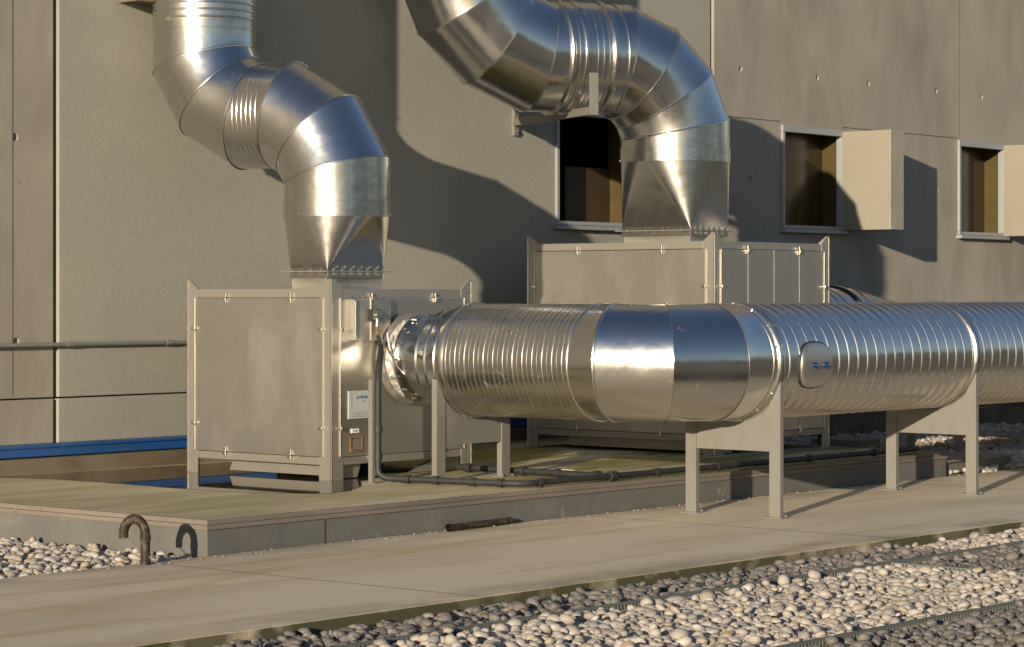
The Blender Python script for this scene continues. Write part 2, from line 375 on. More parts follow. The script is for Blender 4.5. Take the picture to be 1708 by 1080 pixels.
# form joints on the smooth panels
for x in (12.355, 26.79):
    MB().box((x-.004, YW-(.038 if x > 20 else .003), 3.52 if x > 20 else .82), (x+.004, YW+.01, 12)).build('form_joint', M['plinth_side'], bd)
fz = MB().box((21.69, YW-.037, 3.515), (22.91, YW+.01, 3.523)).box((24.19, YW-.037, 3.515), (26.73, YW+.01, 3.523)); fz.each('form_joint', M['recess'], bd)
for i, (x0, x1, z0, z1) in enumerate(WIN):
    f = MB(); wd = .045; yw = YW-(.035 if i else .012)
    f.box((x0+.002, yw-.028, z1-wd-.03), (x1-.002, yw+.05, z1-.002)); f.box((x0+.002, yw-.028, z0+.04), (x0+wd, yw+.05, z1-wd-.032))
    f.box((x1-wd, yw-.028, z0+.04), (x1-.002, yw+.05, z1-wd-.032))
    lb = ['dark open window half hidden by the riser duct', 'window with ochre lining beside the cream shutter', 'farther window with ochre lining at the right', 'window beyond the right edge of the view'][i]
    win = f.build('window', M['alu'], bd, bevel=.004); win['label'] = lb
    MB().box((x0-.03, yw-.075, z0-.045), (x1+.03, yw+.05, z0-.005)).box((x0+.002, yw-.028, z0), (x1-.002, yw+.05, z0+.038)).each('sill', M['alu'], win, bevel=.004)
    dp = .29; l_ = MB()
    l_.box((x1-.012, yw+.055, z0+.004), (x1-.002, yw+dp, z1-.004)); l_.box((x0+.002, yw+.055, z0+.004), (x0+.012, yw+dp, z1-.004))
    l_.box((x0+.013, yw+.055, z0+.004), (x1-.013, yw+dp, z0+.014)); l_.box((x0+.013, yw+.055, z1-.014), (x1-.013, yw+dp, z1-.004))
    l_.build('lining', M['reveal'], win)
    MB().box((x0+.013, yw+dp-.03, z0+.015), (x1-.013, yw+dp-.01, z1-.015)).build('pane', M['darkpane' if i == 0 else 'pane'], win)
    if i == 0:
        MB().box((x0+.46, yw+dp-.05, z0+.015), (x1-.02, yw+dp-.032, z0+.60)).build('board', M['kraft'], win)
        MB().box((x0+.02, yw+dp-.05, z0+.62), (x0+.20, yw+dp-.032, z0+.84)).build('board', M['kraft'], win)
    if i in (1, 2, 3):
        MB().box((x1-.035, yw-.635, z0+.0), (x1+.245, yw+.004, z1-.02)).build('shutter', M['shutter'], win, bevel=.006)
        MB().box((x1-.035, yw-.662, z0+.0), (x1+.245, yw-.637, z1-.02)).build('shutter_edge', M['wall_smooth'], win, bevel=.004)
        MB().box((x1-.03, yw-.05, z0+.10), (x1+.003, yw-.03, z0+.18)).box((x1-.03, yw-.05, z1-.18), (x1+.003, yw-.03, z1-.10)).each('hinge', M['alu'], win)
wr = thing('wall_rail', (12, YW-.04, 1.215), 'thin grey pipe running level along the left wall behind the steel cabinet', 'pipe')
MB().tube([(-8, YW-.045, 1.215), (12.6, YW-.045, 1.215), (17.3, YW-.045, 1.215)], .018, 12).build('pipe', M['galv'], wr, 40)
for x in (9.5, 12.9, 13.95): MB().tube([(x-.04, YW-.045, 1.215), (x+.04, YW-.045, 1.215)], .023, 12).build('clip', M['galv'], wr, 40)
wb = thing('wall_beam', (13.8, YW-.1, 4), 'dark steel beam end on the wall at the top left, behind the near riser duct', 'beam')
MB().box((13.42, YW-.26, 3.975), (14.5, YW-.001, 4.0)).box((13.42, YW-.26, 4.12), (14.5, YW-.001, 4.145)).box((13.42, YW-.14, 4.001), (14.5, YW-.12, 4.119)).build('beam', M['ledge'], wb)

# ------------------------------------------------------------------ steel cabinets
def cabinet(X0, Y0, X1, Y1, zt, label, near):
    cx, cy = (X0+X1)/2, (Y0+Y1)/2
    t = thing('fan_cabinet', (cx, cy, ZT), label, 'cabinet', 'steel fan cabinets on the plinth')
    pw = .125; zp = zt+.03; zb0, zb1 = ZT+.115, ZT+.172      # lower rail
    tw = .02
    for sx, sy in ((0, 0), (1, 0), (0, 1), (1, 1)):
        x = X1 if sx else X0; y = Y1 if sy else Y0; dx = -1 if sx else 1; dy = -1 if sy else 1
        m = MB()
        # L-angle: two leaves, each with a slanted ear on top
        a = [(x, y, ZT), (x+dx*pw, y, ZT), (x+dx*pw, y, zt), (x+dx*.03, y, zp+.045), (x, y, zp+.045)]
        m.prism(a, (0, dy*.008, 0))
        b = [(x, y+dy*.009, ZT), (x, y+dy*pw, ZT), (x, y+dy*pw, zt), (x, y+dy*.03, zp+.045), (x, y+dy*.009, zp+.045)]
        m.prism(b, (dx*.008, 0, 0))
        m.box((x+dx*.009, y+dy*.009, ZT), (x+dx*.07, y+dy*.07, ZT+.008))
        m.build('corner_post', M['frame'], t)
        MB().box((x-dx*.002, y-dy*.002, ZT+.01), (x+dx*.012, y+dy*.012, zp+.03)).build('post_edge', M['edge'], t, bevel=.003)
        s = MB()
        for q in (ZT+.15, zt-.03):
            for k in (.03, .085):
                s.cyl((x+dx*k, y-dy*.003, q), (x+dx*k, y+dy*.001, q), .006, 8); s.cyl((x-dx*.003, y+dy*k, q), (x+dx*.001, y+dy*k, q), .006, 8)
        s.each('screw', M['chrome'], t)
    def side(axis, face, lo, hi, sgn, npan=1, bright=True):
        # face coordinate = face, outward = sgn
        def bx(m, a0, a1, d0, d1, z0, z1):
            if axis == 'x': m.box((a0, face+sgn*d0, z0), (a1, face+sgn*d1, z1))
            else: m.box((face+sgn*d0, a0, z0), (face+sgn*d1, a1, z1))
        r = MB(); bx(r, lo+pw+.001, hi-pw-.001, -.035, -.004, zt-.065, zt); r.build('top_rail', M['frame'], t, bevel=.004)
        r = MB(); bx(r, lo+pw+.001, hi-pw-.001, -.035, -.004, zb0, zb1); r.build('bottom_rail', M['frame'], t, bevel=.004)
        pn = MB(); a0, a1 = lo+pw-.03, hi-pw+.03; z0, z1 = zb1+.004, zt-.069
        st = (a1-a0)/npan
        for k in range(npan): bx(pn, a0+k*st+.003, a0+(k+1)*st-.003, -.03, .003, z0, z1)
        pn.build('side_panel', M['sheet'], t, bevel=.004)
        e = MB()
        for q in (a0-.004, a1+.004): bx(e, q-.005, q+.005, .001, .009, z0, z1)
        e.each('panel_edge', M['edge'], t, bevel=.002)
        # latches
        H = z1-z0; W = a1-a0
        spots = [(a0, z0+H*.8, 1), (a1, z0+H*.8, 1), (a0, z0+H*.18, 1), (a1, z0+H*.18, 1), (lo+(hi-lo)*.27, z1, 0), (lo+(hi-lo)*.72, z1, 0), (lo+(hi-lo)*.27, z0, 0), (lo+(hi-lo)*.72, z0, 0)]
        for (p, zz, hor) in spots:
            m = MB()
            if hor: bx(m, p-.035, p+.035, .006, .018, zz-.007, zz+.007); bx(m, p-.012, p+.016, .018, .03, zz-.014, zz+.014)
            else: bx(m, p-.007, p+.007, .006, .018, zz-.035, zz+.04); bx(m, p-.014, p+.014, .018, .03, zz-.018, zz+.010)
            m.build('latch', M['chrome'], t, bevel=.003)
    side('y', X0, Y0, Y1, -1); side('x', Y0, X0, X1, -1, 1 if near else 4)
    side('y', X1, Y0, Y1, 1); side('x', Y1, X0, X1, 1)
    MB().box((X0+.04, Y0+.04, zt-.03), (X1-.04, Y1-.04, zt-.01)).build('roof_sheet', M['sheet'], t)
    sk = MB()
    sk.prism([(X0+.10, Y0+.10, ZT+.028), (X0+.10, Y1-.38, ZT+.028), (X0+.10, Y1-.42, ZT+.114), (X0+.10, Y0+.10, ZT+.114)], (.02, 0, 0))
    sk.prism([(X0+.12, Y0+.06, ZT+.01), (X0+.34, Y0+.06, ZT+.01), (X0+.38, Y0+.06, ZT+.114), (X0+.12, Y0+.06, ZT+.114)], (0, .02, 0))
    sk.box((X0+.11, Y0+.16, ZT+.005), (X0+.17, Y0+.24, ZT+.045))
    if near:
        sk.prism([(X0+.52, Y0+.06, ZT+.01), (X0+.56, Y0+.06, ZT+.01), (X0+.62, Y0+.06, ZT+.114), (X0+.58, Y0+.06, ZT+.114)], (0, .02, 0))
        sk.prism([(X0+1.0, Y0+.12, ZT+.005), (X0+1.25, Y0+.12, ZT+.005), (X0+1.25, Y0+.12, ZT+.09)], (0, .03, 0))
    sk.each('base_skid', M['frame'], t)
    MB().box((X0+.5, Y0+.5, ZT+.0), (X1-.5, Y1-.5, ZT+.12)).build('plinth_beam', M['rubber'], t)
    return t
bx1 = (13.389, 13.05, 14.982, 14.633)
c1 = cabinet(*bx1, 1.653, 'near steel fan cabinet standing in the puddle, joined to the near riser duct', True)
c2 = cabinet(17.64, 12.584, 19.45, 14.69, 2.075, 'far steel fan cabinet behind the horizontal duct, partly in shadow', False)
YF = 13.05
# fittings on the near cabinet's right-hand face
MB().box((13.575, YF-.055, 1.265), (13.755, YF-.004, 1.575)).build('junction_box', M['frame'], c1, bevel=.004)
MB().box((13.752, YF-.062, 1.262), (13.766, YF-.004, 1.578)).build('junction_box_edge', M['edge'], c1, bevel=.002)
MB().box((13.767, YF-.05, 1.262), (13.985, YF-.004, 1.575)).build('cover_plate', M['sheet'], c1, bevel=.004)
m = MB()
for z in (1.30, 1.42, 1.54): m.cyl((13.595, YF-.07, z), (13.595, YF-.056, z), .009, 8)
for x in (13.60, 13.68, 13.74, 13.80, 13.86, 13.92): m.cyl((x, YF-.01, 1.588), (x, YF+.0, 1.588), .007, 8)
m.box((13.583, YF-.066, 1.28), (13.607, YF-.056, 1.56)); m.each('hinge_screw', M['chrome'], c1)
m = MB().cyl((13.78, YF-.12, 1.455), (13.78, YF-.05, 1.455), .028, 14).cyl((13.78, YF-.10, 1.48), (13.78, YF-.10, 1.37), .014, 10).box((13.745, YF-.10, 1.42), (13.815, YF-.05, 1.49))
m.cyl((13.78, YF-.13, 1.455), (13.78, YF-.12, 1.455), .036, 14); v_ = m.build('valve', M['chrome'], c1, 40)
MB().box((13.725, YF-.085, 1.41), (13.743, YF-.052, 1.50)).box((13.817, YF-.085, 1.41), (13.835, YF-.052, 1.50)).each('valve_guard', M['rubber'], v_)
MB().cyl((13.78, YF-.10, 1.37), (13.785, YF-.10, 1.30), .012, 10).build('copper_stub', M['rust'], v_, 40)
sg = MB().box((13.562, YF-.012, .675), (13.842, YF-.004, .885)).build('sign', M['sign'], c1, bevel=.001)
def text(s_, size, x, z, y, mt, parent, name='lettering', rot=0):
    cu = bpy.data.curves.new(name, 'FONT'); cu.body = s_; cu.size = size; cu.extrude = .0008
    o = bpy.data.objects.new(name+'_tmp', cu); COL.objects.link(o)
    dg = bpy.context.evaluated_depsgraph_get(); me = bpy.data.meshes.new_from_object(o.evaluated_get(dg))
    bpy.data.objects.remove(o)
    me.transform(Matrix.Translation((x, y, z)) @ Matrix.Rotation(rot, 4, 'Y') @ Matrix.Rotation(R_(90), 4, 'X'))
    me.materials.clear(); me.materials.append(mt); return link(name, me, parent)
text('profindustria', .036, 13.645, .828, YF-.0135, M['signblue'], sg)
text('s.r.l.', .020, 13.71, .80, YF-.0135, M['signgrey'], sg)
m = MB()
for z, x0, x1 in ((.722, 13.60, 13.83), (.706, 13.60, 13.83), (.692, 13.60, 13.80)): m.box((x0, YF-.0145, z), (x1, YF-.0122, z+.0035))
for k in range(7): m.box((13.585, YF-.0145, .855-k*.016), (13.597-(k % 2)*.004, YF-.0122, .862-k*.016))
m.box((13.615, YF-.0145, .868), (13.655, YF-.0122, .871)); m.build('printed_lines', M['signgrey'], sg)
lp = MB().box((13.595, YF-.012, .568), (13.675, YF-.004, .60)).build('label_plate', M['white'], c1, bevel=.001)
text('A 5201', .018, 13.607, .578, YF-.0135, M['signgrey'], lp)
m = MB()
m.box((13.595, YF-.014, .425), (13.70, YF-.004, .44)).box((13.595, YF-.014, .53), (13.70, YF-.004, .545)).box((13.58, YF-.014, .425), (13.594, YF-.004, .545)).box((13.701, YF-.014, .425), (13.715, YF-.004, .545))
m.each('rusty_vent_bar', M['rust'], c1, bevel=.002)
MB().box((13.60, YF-.008, .445), (13.695, YF-.004, .525)).build('vent_plate', M['frame'], c1)

# ------------------------------------------------------------------ riser ducts
def transition(cx, cy, hx, hy, z0, z1, R, parent):
    N = 128; circ = [(cx+R*math.cos(2*math.pi*k/N), cy+R*math.sin(2*math.pi*k/N), z1) for k in range(N)]
    cor = [(cx+hx, cy+hy, z0), (cx-hx, cy+hy, z0), (cx-hx, cy-hy, z0), (cx+hx, cy-hy, z0)]
    m = MB(); vs = circ+cor; fs = []
    for q in range(4):
        for k in range(q*N//4, (q+1)*N//4): fs.append((k, (k+1) % N, N+q))
        fs.append(((q+1)*N//4 % N, N+q, N+(q+1) % 4)[::-1])
    m.add(vs, fs); o = m.build('transition', M['duct'], parent)
    m = MB(); c = [Vector(p) for p in cor]
    m2 = MB().box((cx-hx-.002, cy-hy-.002, z0-.06), (cx+hx+.002, cy+hy+.002, z0-.001)); m2.build('collar', M['duct'], parent, bevel=.003)
    m3 = MB().box((cx-hx-.05, cy-hy-.05, z0-.014), (cx+hx+.05, cy+hy+.05, z0-.006)); m3.build('flange', M['frame'], parent)
    for sx in range(-3, 4):
        for sy in (-1, 1): MB().cyl((cx+sx*hx/3.4, cy+sy*(hy+.028), z0-.034), (cx+sx*hx/3.4, cy+sy*(hy+.028), z0+.014), .0075, 6).build('bolt', M['chrome'], parent)
    for sy in (-1.6, -.5, .5, 1.6):
        for sx in (-1, 1): MB().cyl((cx+sx*(hx+.028), cy+sy*hy/2, z0-.034), (cx+sx*(hx+.028), cy+sy*hy/2, z0+.014), .0075, 6).build('bolt', M['chrome'], parent)
def sleeve(cx, cy, hx, hy, z0, z1, parent, bulge=.02):
    rows = []; n = 80
    for j in range(9):
        f = j/8; r = []; z = z0+(z1-z0)*f
        for k in range(n):
            u = k/n*4; s_ = int(u); q = u-s_
            cs = [(-1, -1), (1, -1), (1, 1), (-1, 1)]; a = cs[s_]; b = cs[(s_+1) % 4]
            x = a[0]+(b[0]-a[0])*q; y = a[1]+(b[1]-a[1])*q
            w_ = math.sin(f*math.pi)*(bulge*math.sin(q*math.pi)*(1 if (s_ % 2 == 0) else .6)+random.uniform(-.004, .004))
            r.append((cx+x*(hx-w_*.8), cy+y*(hy-w_), z+random.uniform(-.003, .003)*(0 < j < 8)))
        rows.append(r)
    MB().rings(rows).build('flexible_sleeve', M['frame'], parent, 60)

def riser(name, label, base, R, hx, hy, zs, zc, h, L, Rb1, Rb2, n, ztop, mid, zrid):
    bx_, by_ = base; t = thing(name, (bx_, by_, zs[0]), label, 'duct', 'riser ducts rising from the cabinets')
    sleeve(bx_, by_, hx-.01, hy-.01, zs[0], zs[1]-.06, t, .035)
    transition(bx_, by_, hx, hy, zs[1], zs[2], R, t)
    C = V(bx_, by_, zc); C2 = C+h*L
    e = elbow_pts(C, -Z, h, Rb1, n); f = elbow_pts(C2, -h, Z, Rb2, n)
    P = [V(bx_, by_, zs[2]-.01)]+e+f+[V(C2.x, C2.y, ztop)]
    nr = [Z]+[bis(P[i-1], P[i], P[i+1]) for i in range(1, len(P)-1)]+[Z]
    # neck: band just above the transition
    for i in range(len(P)-1):
        A, B = P[i], P[i+1]; LL = (B-A).length
        if i == 0:
            duct_seg(A, B, R, None, nr[1], [('S', 0, R+.006), ('S', .115, R+.006), ('S', .117, R+.011), ('S', .128, R+.011), ('S', .13, R), ('B', 0, R)]).build('neck', M['duct'], t, 30)
            bolts(A+Z*.06, (1, 0, 0), 0, 1, .001, .001, t) if False else None
            m = MB()
            for k in range(14):
                a = 2*math.pi*k/14; d = V(math.cos(a), math.sin(a), 0); q = A+Z*.02+d*(R+.004); m.cyl(q, q+d*.008, .007, 8)
            m.each('rivet', M['chrome'], t)
        elif i == n:      # straight middle piece between the elbows
            duct_seg(A, B, R, nr[i], nr[i+1], plain(R)).build('middle_pipe', M['duct'], t, 30)
            mid(A, B, t)
        elif i == len(P)-2:
            rows = plain(R)[:-1]+[('A', .20, R)]; tt = (B-A).normalized()
            duct_seg(A, A+tt*.30, R, nr[i], None, plain(R)[:-1]+[('B', .06, R), ('B', .058, R+.008), ('B', .045, R+.008), ('B', .043, R), ('B', 0, R)]).build('riser_collar', M['duct'], t, 30)
            s0 = A+tt*.30; duct_seg(s0, B, R, rows=[('S', 0, R)]+ridges(R+.0005, .03, (B-s0).length-.05, zrid, .003, .007)+[('S', (B-s0).length, R)]).build('riser_pipe', M['spiral'], t, 40)
        else:
            duct_seg(A, B, R, nr[i], nr[i+1], plain(R)).build('elbow_segment', M['duct'], t, 30)
    return t, C, C2, P
h1 = V(math.cos(1.83), math.sin(1.83), 0); h2 = V(-.895, .446, 0).normalized()
def mid1(A, B, t):
    d = (B-A).normalized(); L = (B-A).length
    r = .412; m = duct_seg(A+d*(L*.5-.125), A+d*(L*.5+.125), r, rows=[('S', 0, r-.004)]+ridges(r+.002, .02, .24, .042, .003, .007)+[('S', .25, r-.004)]); m.build('ribbed_coupling', M['spiral'], t, 40)
def mid2(A, B, t):
    d = (B-A).normalized(); L = (B-A).length; r = .5; c = A+d*(.36)
    m = duct_seg(c-d*.12, c+d*.24, r, rows=[('S', 0, r)]+ridges(r+.002, .03, .34, .058, .0045, .009)+[('S', .36, r)]); m.build('ribbed_coupling', M['spiral'], t, 40)
    band(c-d*.15, d, r, .045, .024, M['spiral'], t); band(c+d*.27, d, r, .04, .026, M['spiral'], t)
    band(c+d*.12, d, r+.006, .06, .012, M['spiral'], t, 'strap'); band(A+d*.08, d, r, .016, .012, M['duct'], t, 'seam_ring')
r1, C1, C1b, P1 = riser('riser_duct', 'near shiny riser duct bending above the puddle cabinet towards the top left', (14.12, 13.70), .415, .315, .20,
           (1.645, 1.80, 2.225), 3.03, h1, 1.22, .62, .62, 3, 5.6, mid1, .058)
r2, C2, C2b, P2 = riser('riser_duct', 'large far riser duct arching above the shadowed cabinet and held by the wall bracket', (18.527, 13.661), .50, .289, .387,
           (2.065, 2.205, 2.83), 3.75, h2, 2.22, .78, 1.0, 4, 6.2, mid2, .08)
# wire lifting strap of bracket
br = thing('wall_bracket', (18.36, YW, 3.28), 'grey steel wall bracket whose arm reaches out under the far riser duct', 'bracket')
hp = V(-.49, -.872, 0)
s_ = V(18.40, YW-.03, 3.27); e_ = V(17.225, 13.594, 3.225); hp = (V(e_.x, e_.y, 0)-V(s_.x, s_.y, 0)).normalized()
MB().box((18.365, YW-.045, 3.14), (18.435, YW-.002, 3.50)).build('wall_rail_plate', M['galv'], br, bevel=.003)
for z in (3.18, 3.45): MB().cyl((18.40, YW-.06, z), (18.40, YW-.04, z), .014, 6).build('bolt', M['chrome'], br)
sd = V(.895, -.446, 0)*.03
MB().prism([s_-sd-Z*.035, s_+sd-Z*.035, s_+sd+Z*.035, s_-sd+Z*.035], e_-s_).build('arm', M['galv'], br, bevel=.003)
MB().prism([e_-sd*1.3-Z*.04, e_+sd*1.3-Z*.04, e_+sd*1.3+Z*.33, e_-sd*1.3+Z*.33], hp*.04)  .build('stop_post', M['galv'], br, bevel=.003)
s2_ = V(*(C2+h2*1.35).xy, 0)

# ------------------------------------------------------------------ main horizontal duct
RM = .42; AX = 14.21; AY = 10.52; AZ = 1.12
md = thing('horizontal_duct', (AX, AY, AZ-RM), 'long horizontal silver duct on steel legs, bending from near cabinet to the right', 'duct')
Cc = V(AX, AY, AZ); A0 = V(AX, 12.33, AZ)
ev = elbow_pts(Cc, V(0, 1, 0), V(1, 0, 0), .66, 3)
# cabinet stub, sleeve, flange and cone
duct_seg((AX, 13.06, AZ), (AX, 12.99, AZ), .31, rows=[('S', 0, .31), ('S', .05, .31), ('S', .05, .35), ('S', .07, .35), ('S', .07, .29)]).build('stub_flange', M['frame'], md, 30)
rows = []; n = 64
for j in range(11):
    f = j/10; y = 12.985-(12.985-12.865)*f; r = []
    for k in range(n):
        a = 2*math.pi*k/n; rr = .305+.022*math.sin(f*math.pi)*math.sin(a*9+f*3)+.014*math.sin(f*math.pi)*math.sin(a*17-f*5)+random.uniform(-.004, .004)*(0 < j < 10)
        r.append((AX+rr*math.cos(a), y, AZ+rr*math.sin(a)))
    rows.append(r)
MB().rings(rows).build('flexible_sleeve', M['flex'], md, 50)
duct_seg((AX, 12.865, AZ), (AX, 12.845, AZ), .31, rows=[('S', 0, .29), ('S', 0, .345), ('S', .018, .345), ('S', .018, .29)]).build('bolted_flange', M['duct'], md, 30)
bolts((AX, 12.85, AZ), (0, 1, 0), .328, 16, .009, .05, md)
duct_seg((AX, 12.846, AZ), (AX, 12.33, AZ), .31, rows=[('S', 0, .305), ('S', .02, .312), ('S', .20, .345), ('S', .222, .376), ('S', .235, .386), ('S', .25, .380), ('S', .32, .388), ('S', .335, .398), ('S', .35, .393), ('S', .43, .404), ('S', .44, .410), ('S', .45, .405), ('S', .515, RM-.004)]).build('reducer', M['duct'], md, 24)
L1 = (A0-ev[0]).length
d1 = V(0, -1, 0)
duct_seg(A0, A0+d1*(L1-.12), RM, rows=[('S', 0, RM)]+ridges(RM, .055, L1-.15, .092, .0030, .0055, .5)+[('S', L1-.12, RM)]).build('spiral_pipe', M['spiral'], md, 40)
band(A0, d1, RM, .05, .014, M['spiral'], md)
band(A0+d1*(L1-.12), d1, RM, .018, .010, M['chrome'], md, 'seam_ring')
PE = V(14.995, AY, AZ); P3 = [A0+d1*(L1-.12)]+ev+[PE]
nn = [d1]+[bis(P3[i-1], P3[i], P3[i+1]) for i in (1, 2, 3)]+[V(1, 0, 0)]
for i in range(4):
    if i == 0: rw = [('A', 0, RM+.002), ('B', 0, RM+.002)]
    else: rw = plain(RM+.001, .008)
    duct_seg(P3[i], P3[i+1], RM, nn[i] if i else None, nn[i+1] if i < 3 else None, rw if i else [('S', 0, RM+.002), ('B', 0, RM+.002)]).build('elbow_segment', M['duct'], md, 30)
band(PE-V(.10, 0, 0), (1, 0, 0), RM, .014, .008, M['duct'], md, 'seam_ring')
m = MB()
for k in range(10):
    a = R_(-80+k*24); q = V(14.955, AY-(RM+.001)*math.cos(a), AZ+(RM+.001)*math.sin(a)); d = V(0, -math.cos(a), math.sin(a)); m.cyl(q, q+d*.008, .007, 8)
m.each('rivet', M['chrome'], md)
dx = V(1, 0, 0)
XB = [PE.x, 17.80, 20.6, 23.4, 28.0]
for i in range(4):
    a, b = XB[i], XB[i+1]; A = V(a, AY, AZ); B = V(b, AY, AZ)
    duct_seg(A, B, RM, rows=[('S', .02, RM)]+ridges(RM, .10, b-a-.08, .131, .010, .009)+[('S', b-a-.02, RM)]).build('spiral_pipe', M['spiral'], md, 40)
    band(A-dx*.022, dx, RM, .03, .018, M['spiral'], md); band(A+dx*.022, dx, RM, .03, .018, M['spiral'], md)
# inspection hatch on the run
def hatch(xc, zc, wx, wz, k_=1.0):
    rows = []; n = 56; rad = RM
    prof = [(1.06, .000), (1.05, .012), (.99, .026), (.90, .028), (.5, .029), (.02, .029)]
    ang0 = math.asin((zc-AZ)/RM)
    for s, off in prof:
        r = []
        for k in range(n):
            a = 2*math.pi*k/n; c, sn = math.cos(a), math.sin(a); p = 2/2.6
            u = math.copysign(abs(c)**p, c)*wx/2*s; v = math.copysign(abs(sn)**p, sn)*wz/2*s
            th = ang0+v/rad; r.append((xc+u, AY-(rad+off*k_)*math.cos(th), AZ+(rad+off*k_)*math.sin(th)))
        rows.append(r)
    return MB().rings(rows, True)
hx_, hz_ = 15.43, 1.093
hh = hatch(hx_, hz_, .40, .315).build('inspection_hatch', M['sheet'], md, 50)
hatch(hx_, hz_, .425, .34, .45).build('gasket', M['rubber'], hh, 50)
for k in (-.075, .075):
    q = V(hx_+k+.01, AY-RM-.028, hz_+.002); kb = MB().cyl(q, q+V(0, -.02, 0), .021, 16).cyl(q+V(0, -.02, 0), q+V(0, -.035, 0), .013, 12)
    for a in (20, 140, 260): kb.cyl(q+V(0, -.01, 0), q+V(.028*math.cos(R_(a)), -.012, .028*math.sin(R_(a))), .008, 8)
    ko = kb.build('knob', M['blueknob'], hh, 40)
    MB().cyl(q+V(0, -.034, 0), q+V(0, -.045, 0), .009, 8).build('stud', M['chrome'], ko, 40) if False else MB().cyl(q+V(0, -.034, 0), q+V(0, -.046, 0), .009, 8).build('knob_stud', M['chrome'], hh, 40)

# ------------------------------------------------------------------ duct supports
def channel(m, x, y, ax, w_, d, z0, ztop):
    # channel section: web along ax, depth d; ztop = list of two heights (start, end of web)
    th = .006
    if ax == 'y':
        m.prism([(x, y, z0), (x, y+w_, z0), (x, y+w_, ztop[1]), (x, y, ztop[0])], (th, 0, 0))
        m.prism([(x+th, y, z0), (x+d, y, z0), (x+d, y, ztop[0]), (x+th, y, ztop[0])], (0, th, 0))
        m.prism([(x+th, y+w_-th, z0), (x+d, y+w_-th, z0), (x+d, y+w_-th, ztop[1]), (x+th, y+w_-th, ztop[1])], (0, th, 0))
    else:
        m.prism([(x, y, z0), (x+w_, y, z0), (x+w_, y, ztop[1]), (x, y, ztop[0])], (0, th, 0))
        m.prism([(x, y+th, z0), (x, y+d, z0), (x, y+d, ztop[0]), (x, y+th, ztop[0])], (th, 0, 0))
        m.prism([(x+w_-th, y+th, z0), (x+w_-th, y+d, z0), (x+w_-th, y+d, ztop[1]), (x+w_-th, y+th, ztop[1])], (th, 0, 0))
def support(axis, c, pos, z0, zpl, label):
    loc = (pos, c, z0) if axis == 'y' else (c, pos, z0)
    t = thing('duct_support', loc, label, 'stand', 'steel leg frames under the horizontal duct')
    rr = RM+.022
    def zs(u): return AZ-math.sqrt(max(rr*rr-u*u, 0)) if abs(u) < rr else AZ
    for a, b in ((-.42, -.325), (.325, .42)):
        m = MB()
        if axis == 'y': channel(m, pos, c+a, 'y', b-a, .04, z0+.004, (zs(a), zs(b)))
        else: channel(m, c+a, pos, 'x', b-a, .05, z0+.004, (zs(a), zs(b)))
        p_ = m.build('post', M['galv'], t)
        mid = (a+b)/2; f = MB()
        if axis == 'y': f.box((pos-.03, c+mid-.075, z0+.0), (pos+.075, c+mid+.075, z0+.008)); 
        else: f.box((c+mid-.075, pos-.03, z0+.0), (c+mid+.075, pos+.075, z0+.008))
        for q in (-.058, .058):
            if axis == 'y': f.cyl((pos+.055, c+mid+q, z0+.008), (pos+.055, c+mid+q, z0+.024), .009, 6)
            else: f.cyl((c+mid+q, pos-.015, z0+.008), (c+mid+q, pos-.015, z0+.024), .009, 6)
        f.build('foot_plate', M['galv'], t)
    us = np.linspace(-.325, .325, 33); top = [(u, zs(u)) for u in us]; poly = [(-.325, zpl), (.325, zpl)]+top[::-1]
    o_ = .008
    if axis == 'y': pts = [(pos+o_, c+u, z) for u, z in poly]; vec = (.006, 0, 0)
    else: pts = [(c+u, pos+o_, z) for u, z in poly]; vec = (0, .006, 0)
    MB().prism(pts, vec).build('saddle_plate', M['galv'], t)
    s = MB()      # saddle lip under the duct
    for u0, u1 in zip(us[:-1], us[1:]):
        if axis == 'y': s.prism([(pos+.0, c+u0, zs(u0)+.001), (pos+.0, c+u1, zs(u1)+.001), (pos+.0, c+u1, zs(u1)+.005), (pos+.0, c+u0, zs(u0)+.005)], (.045, 0, 0))
        else: s.prism([(c+u0, pos, zs(u0)+.001), (c+u1, pos, zs(u1)+.001), (c+u1, pos, zs(u1)+.005), (c+u0, pos, zs(u0)+.005)], (0, .045, 0))
    s.build('saddle_lip', M['galv'], t)
    return t
support('y', AY, 14.968, 0, .478, 'steel leg frame on the pavement carrying the duct just past its bend')
support('y', AY, 17.765, 0, .478, 'steel leg frame on the pavement farther along the duct, nearest the right edge')
support('y', AY, 20.57, 0, .478, 'steel leg frame on the pavement beyond the right edge of the view')
support('x', AX, 12.355, ZT, .49, 'steel leg frame on the plinth in front of the near cabinet')

# second duct, from the far cabinet
d2 = thing('rear_duct', (20, 13.4, .7), 'blue reflecting duct leaving the far cabinet, seen above the horizontal duct', 'duct')
Q = [V(19.44, 13.3, 1.215), V(20.75, 13.3, 1.215), V(21.5, 12.95, 1.0), V(22.3, 12.75, .93), V(31, 12.75, .93)]
nq = [dx]+[bis(Q[i-1], Q[i], Q[i+1]) for i in (1, 2, 3)]+[dx]; R2 = .47
for i in range(4):
    if i in (0, 3): rw = [('S', 0, R2) if i == 0 else ('A', 0, R2)]+ridges(R2, .10 if i == 0 else .45, (Q[i+1]-Q[i]).length-(.38 if i == 0 else 0), .131, .008, .010)+[('B' if i == 0 else 'S', .0 if i == 0 else (Q[i+1]-Q[i]).length, R2)]
    else: rw = plain(R2)
    duct_seg(Q[i], Q[i+1], R2, nq[i] if i else None, nq[i+1] if i < 3 else None, rw).build('spiral_pipe' if i in (0, 3) else 'elbow_segment', M['spiral' if i in (0, 3) else 'duct'], d2, 30)
band(Q[1]-V(.2, 0, 0), dx, R2, .03, .02, M['rubber'], d2); band(Q[1]-V(.16, 0, 0), dx, R2, .03, .02, M['spiral'], d2)
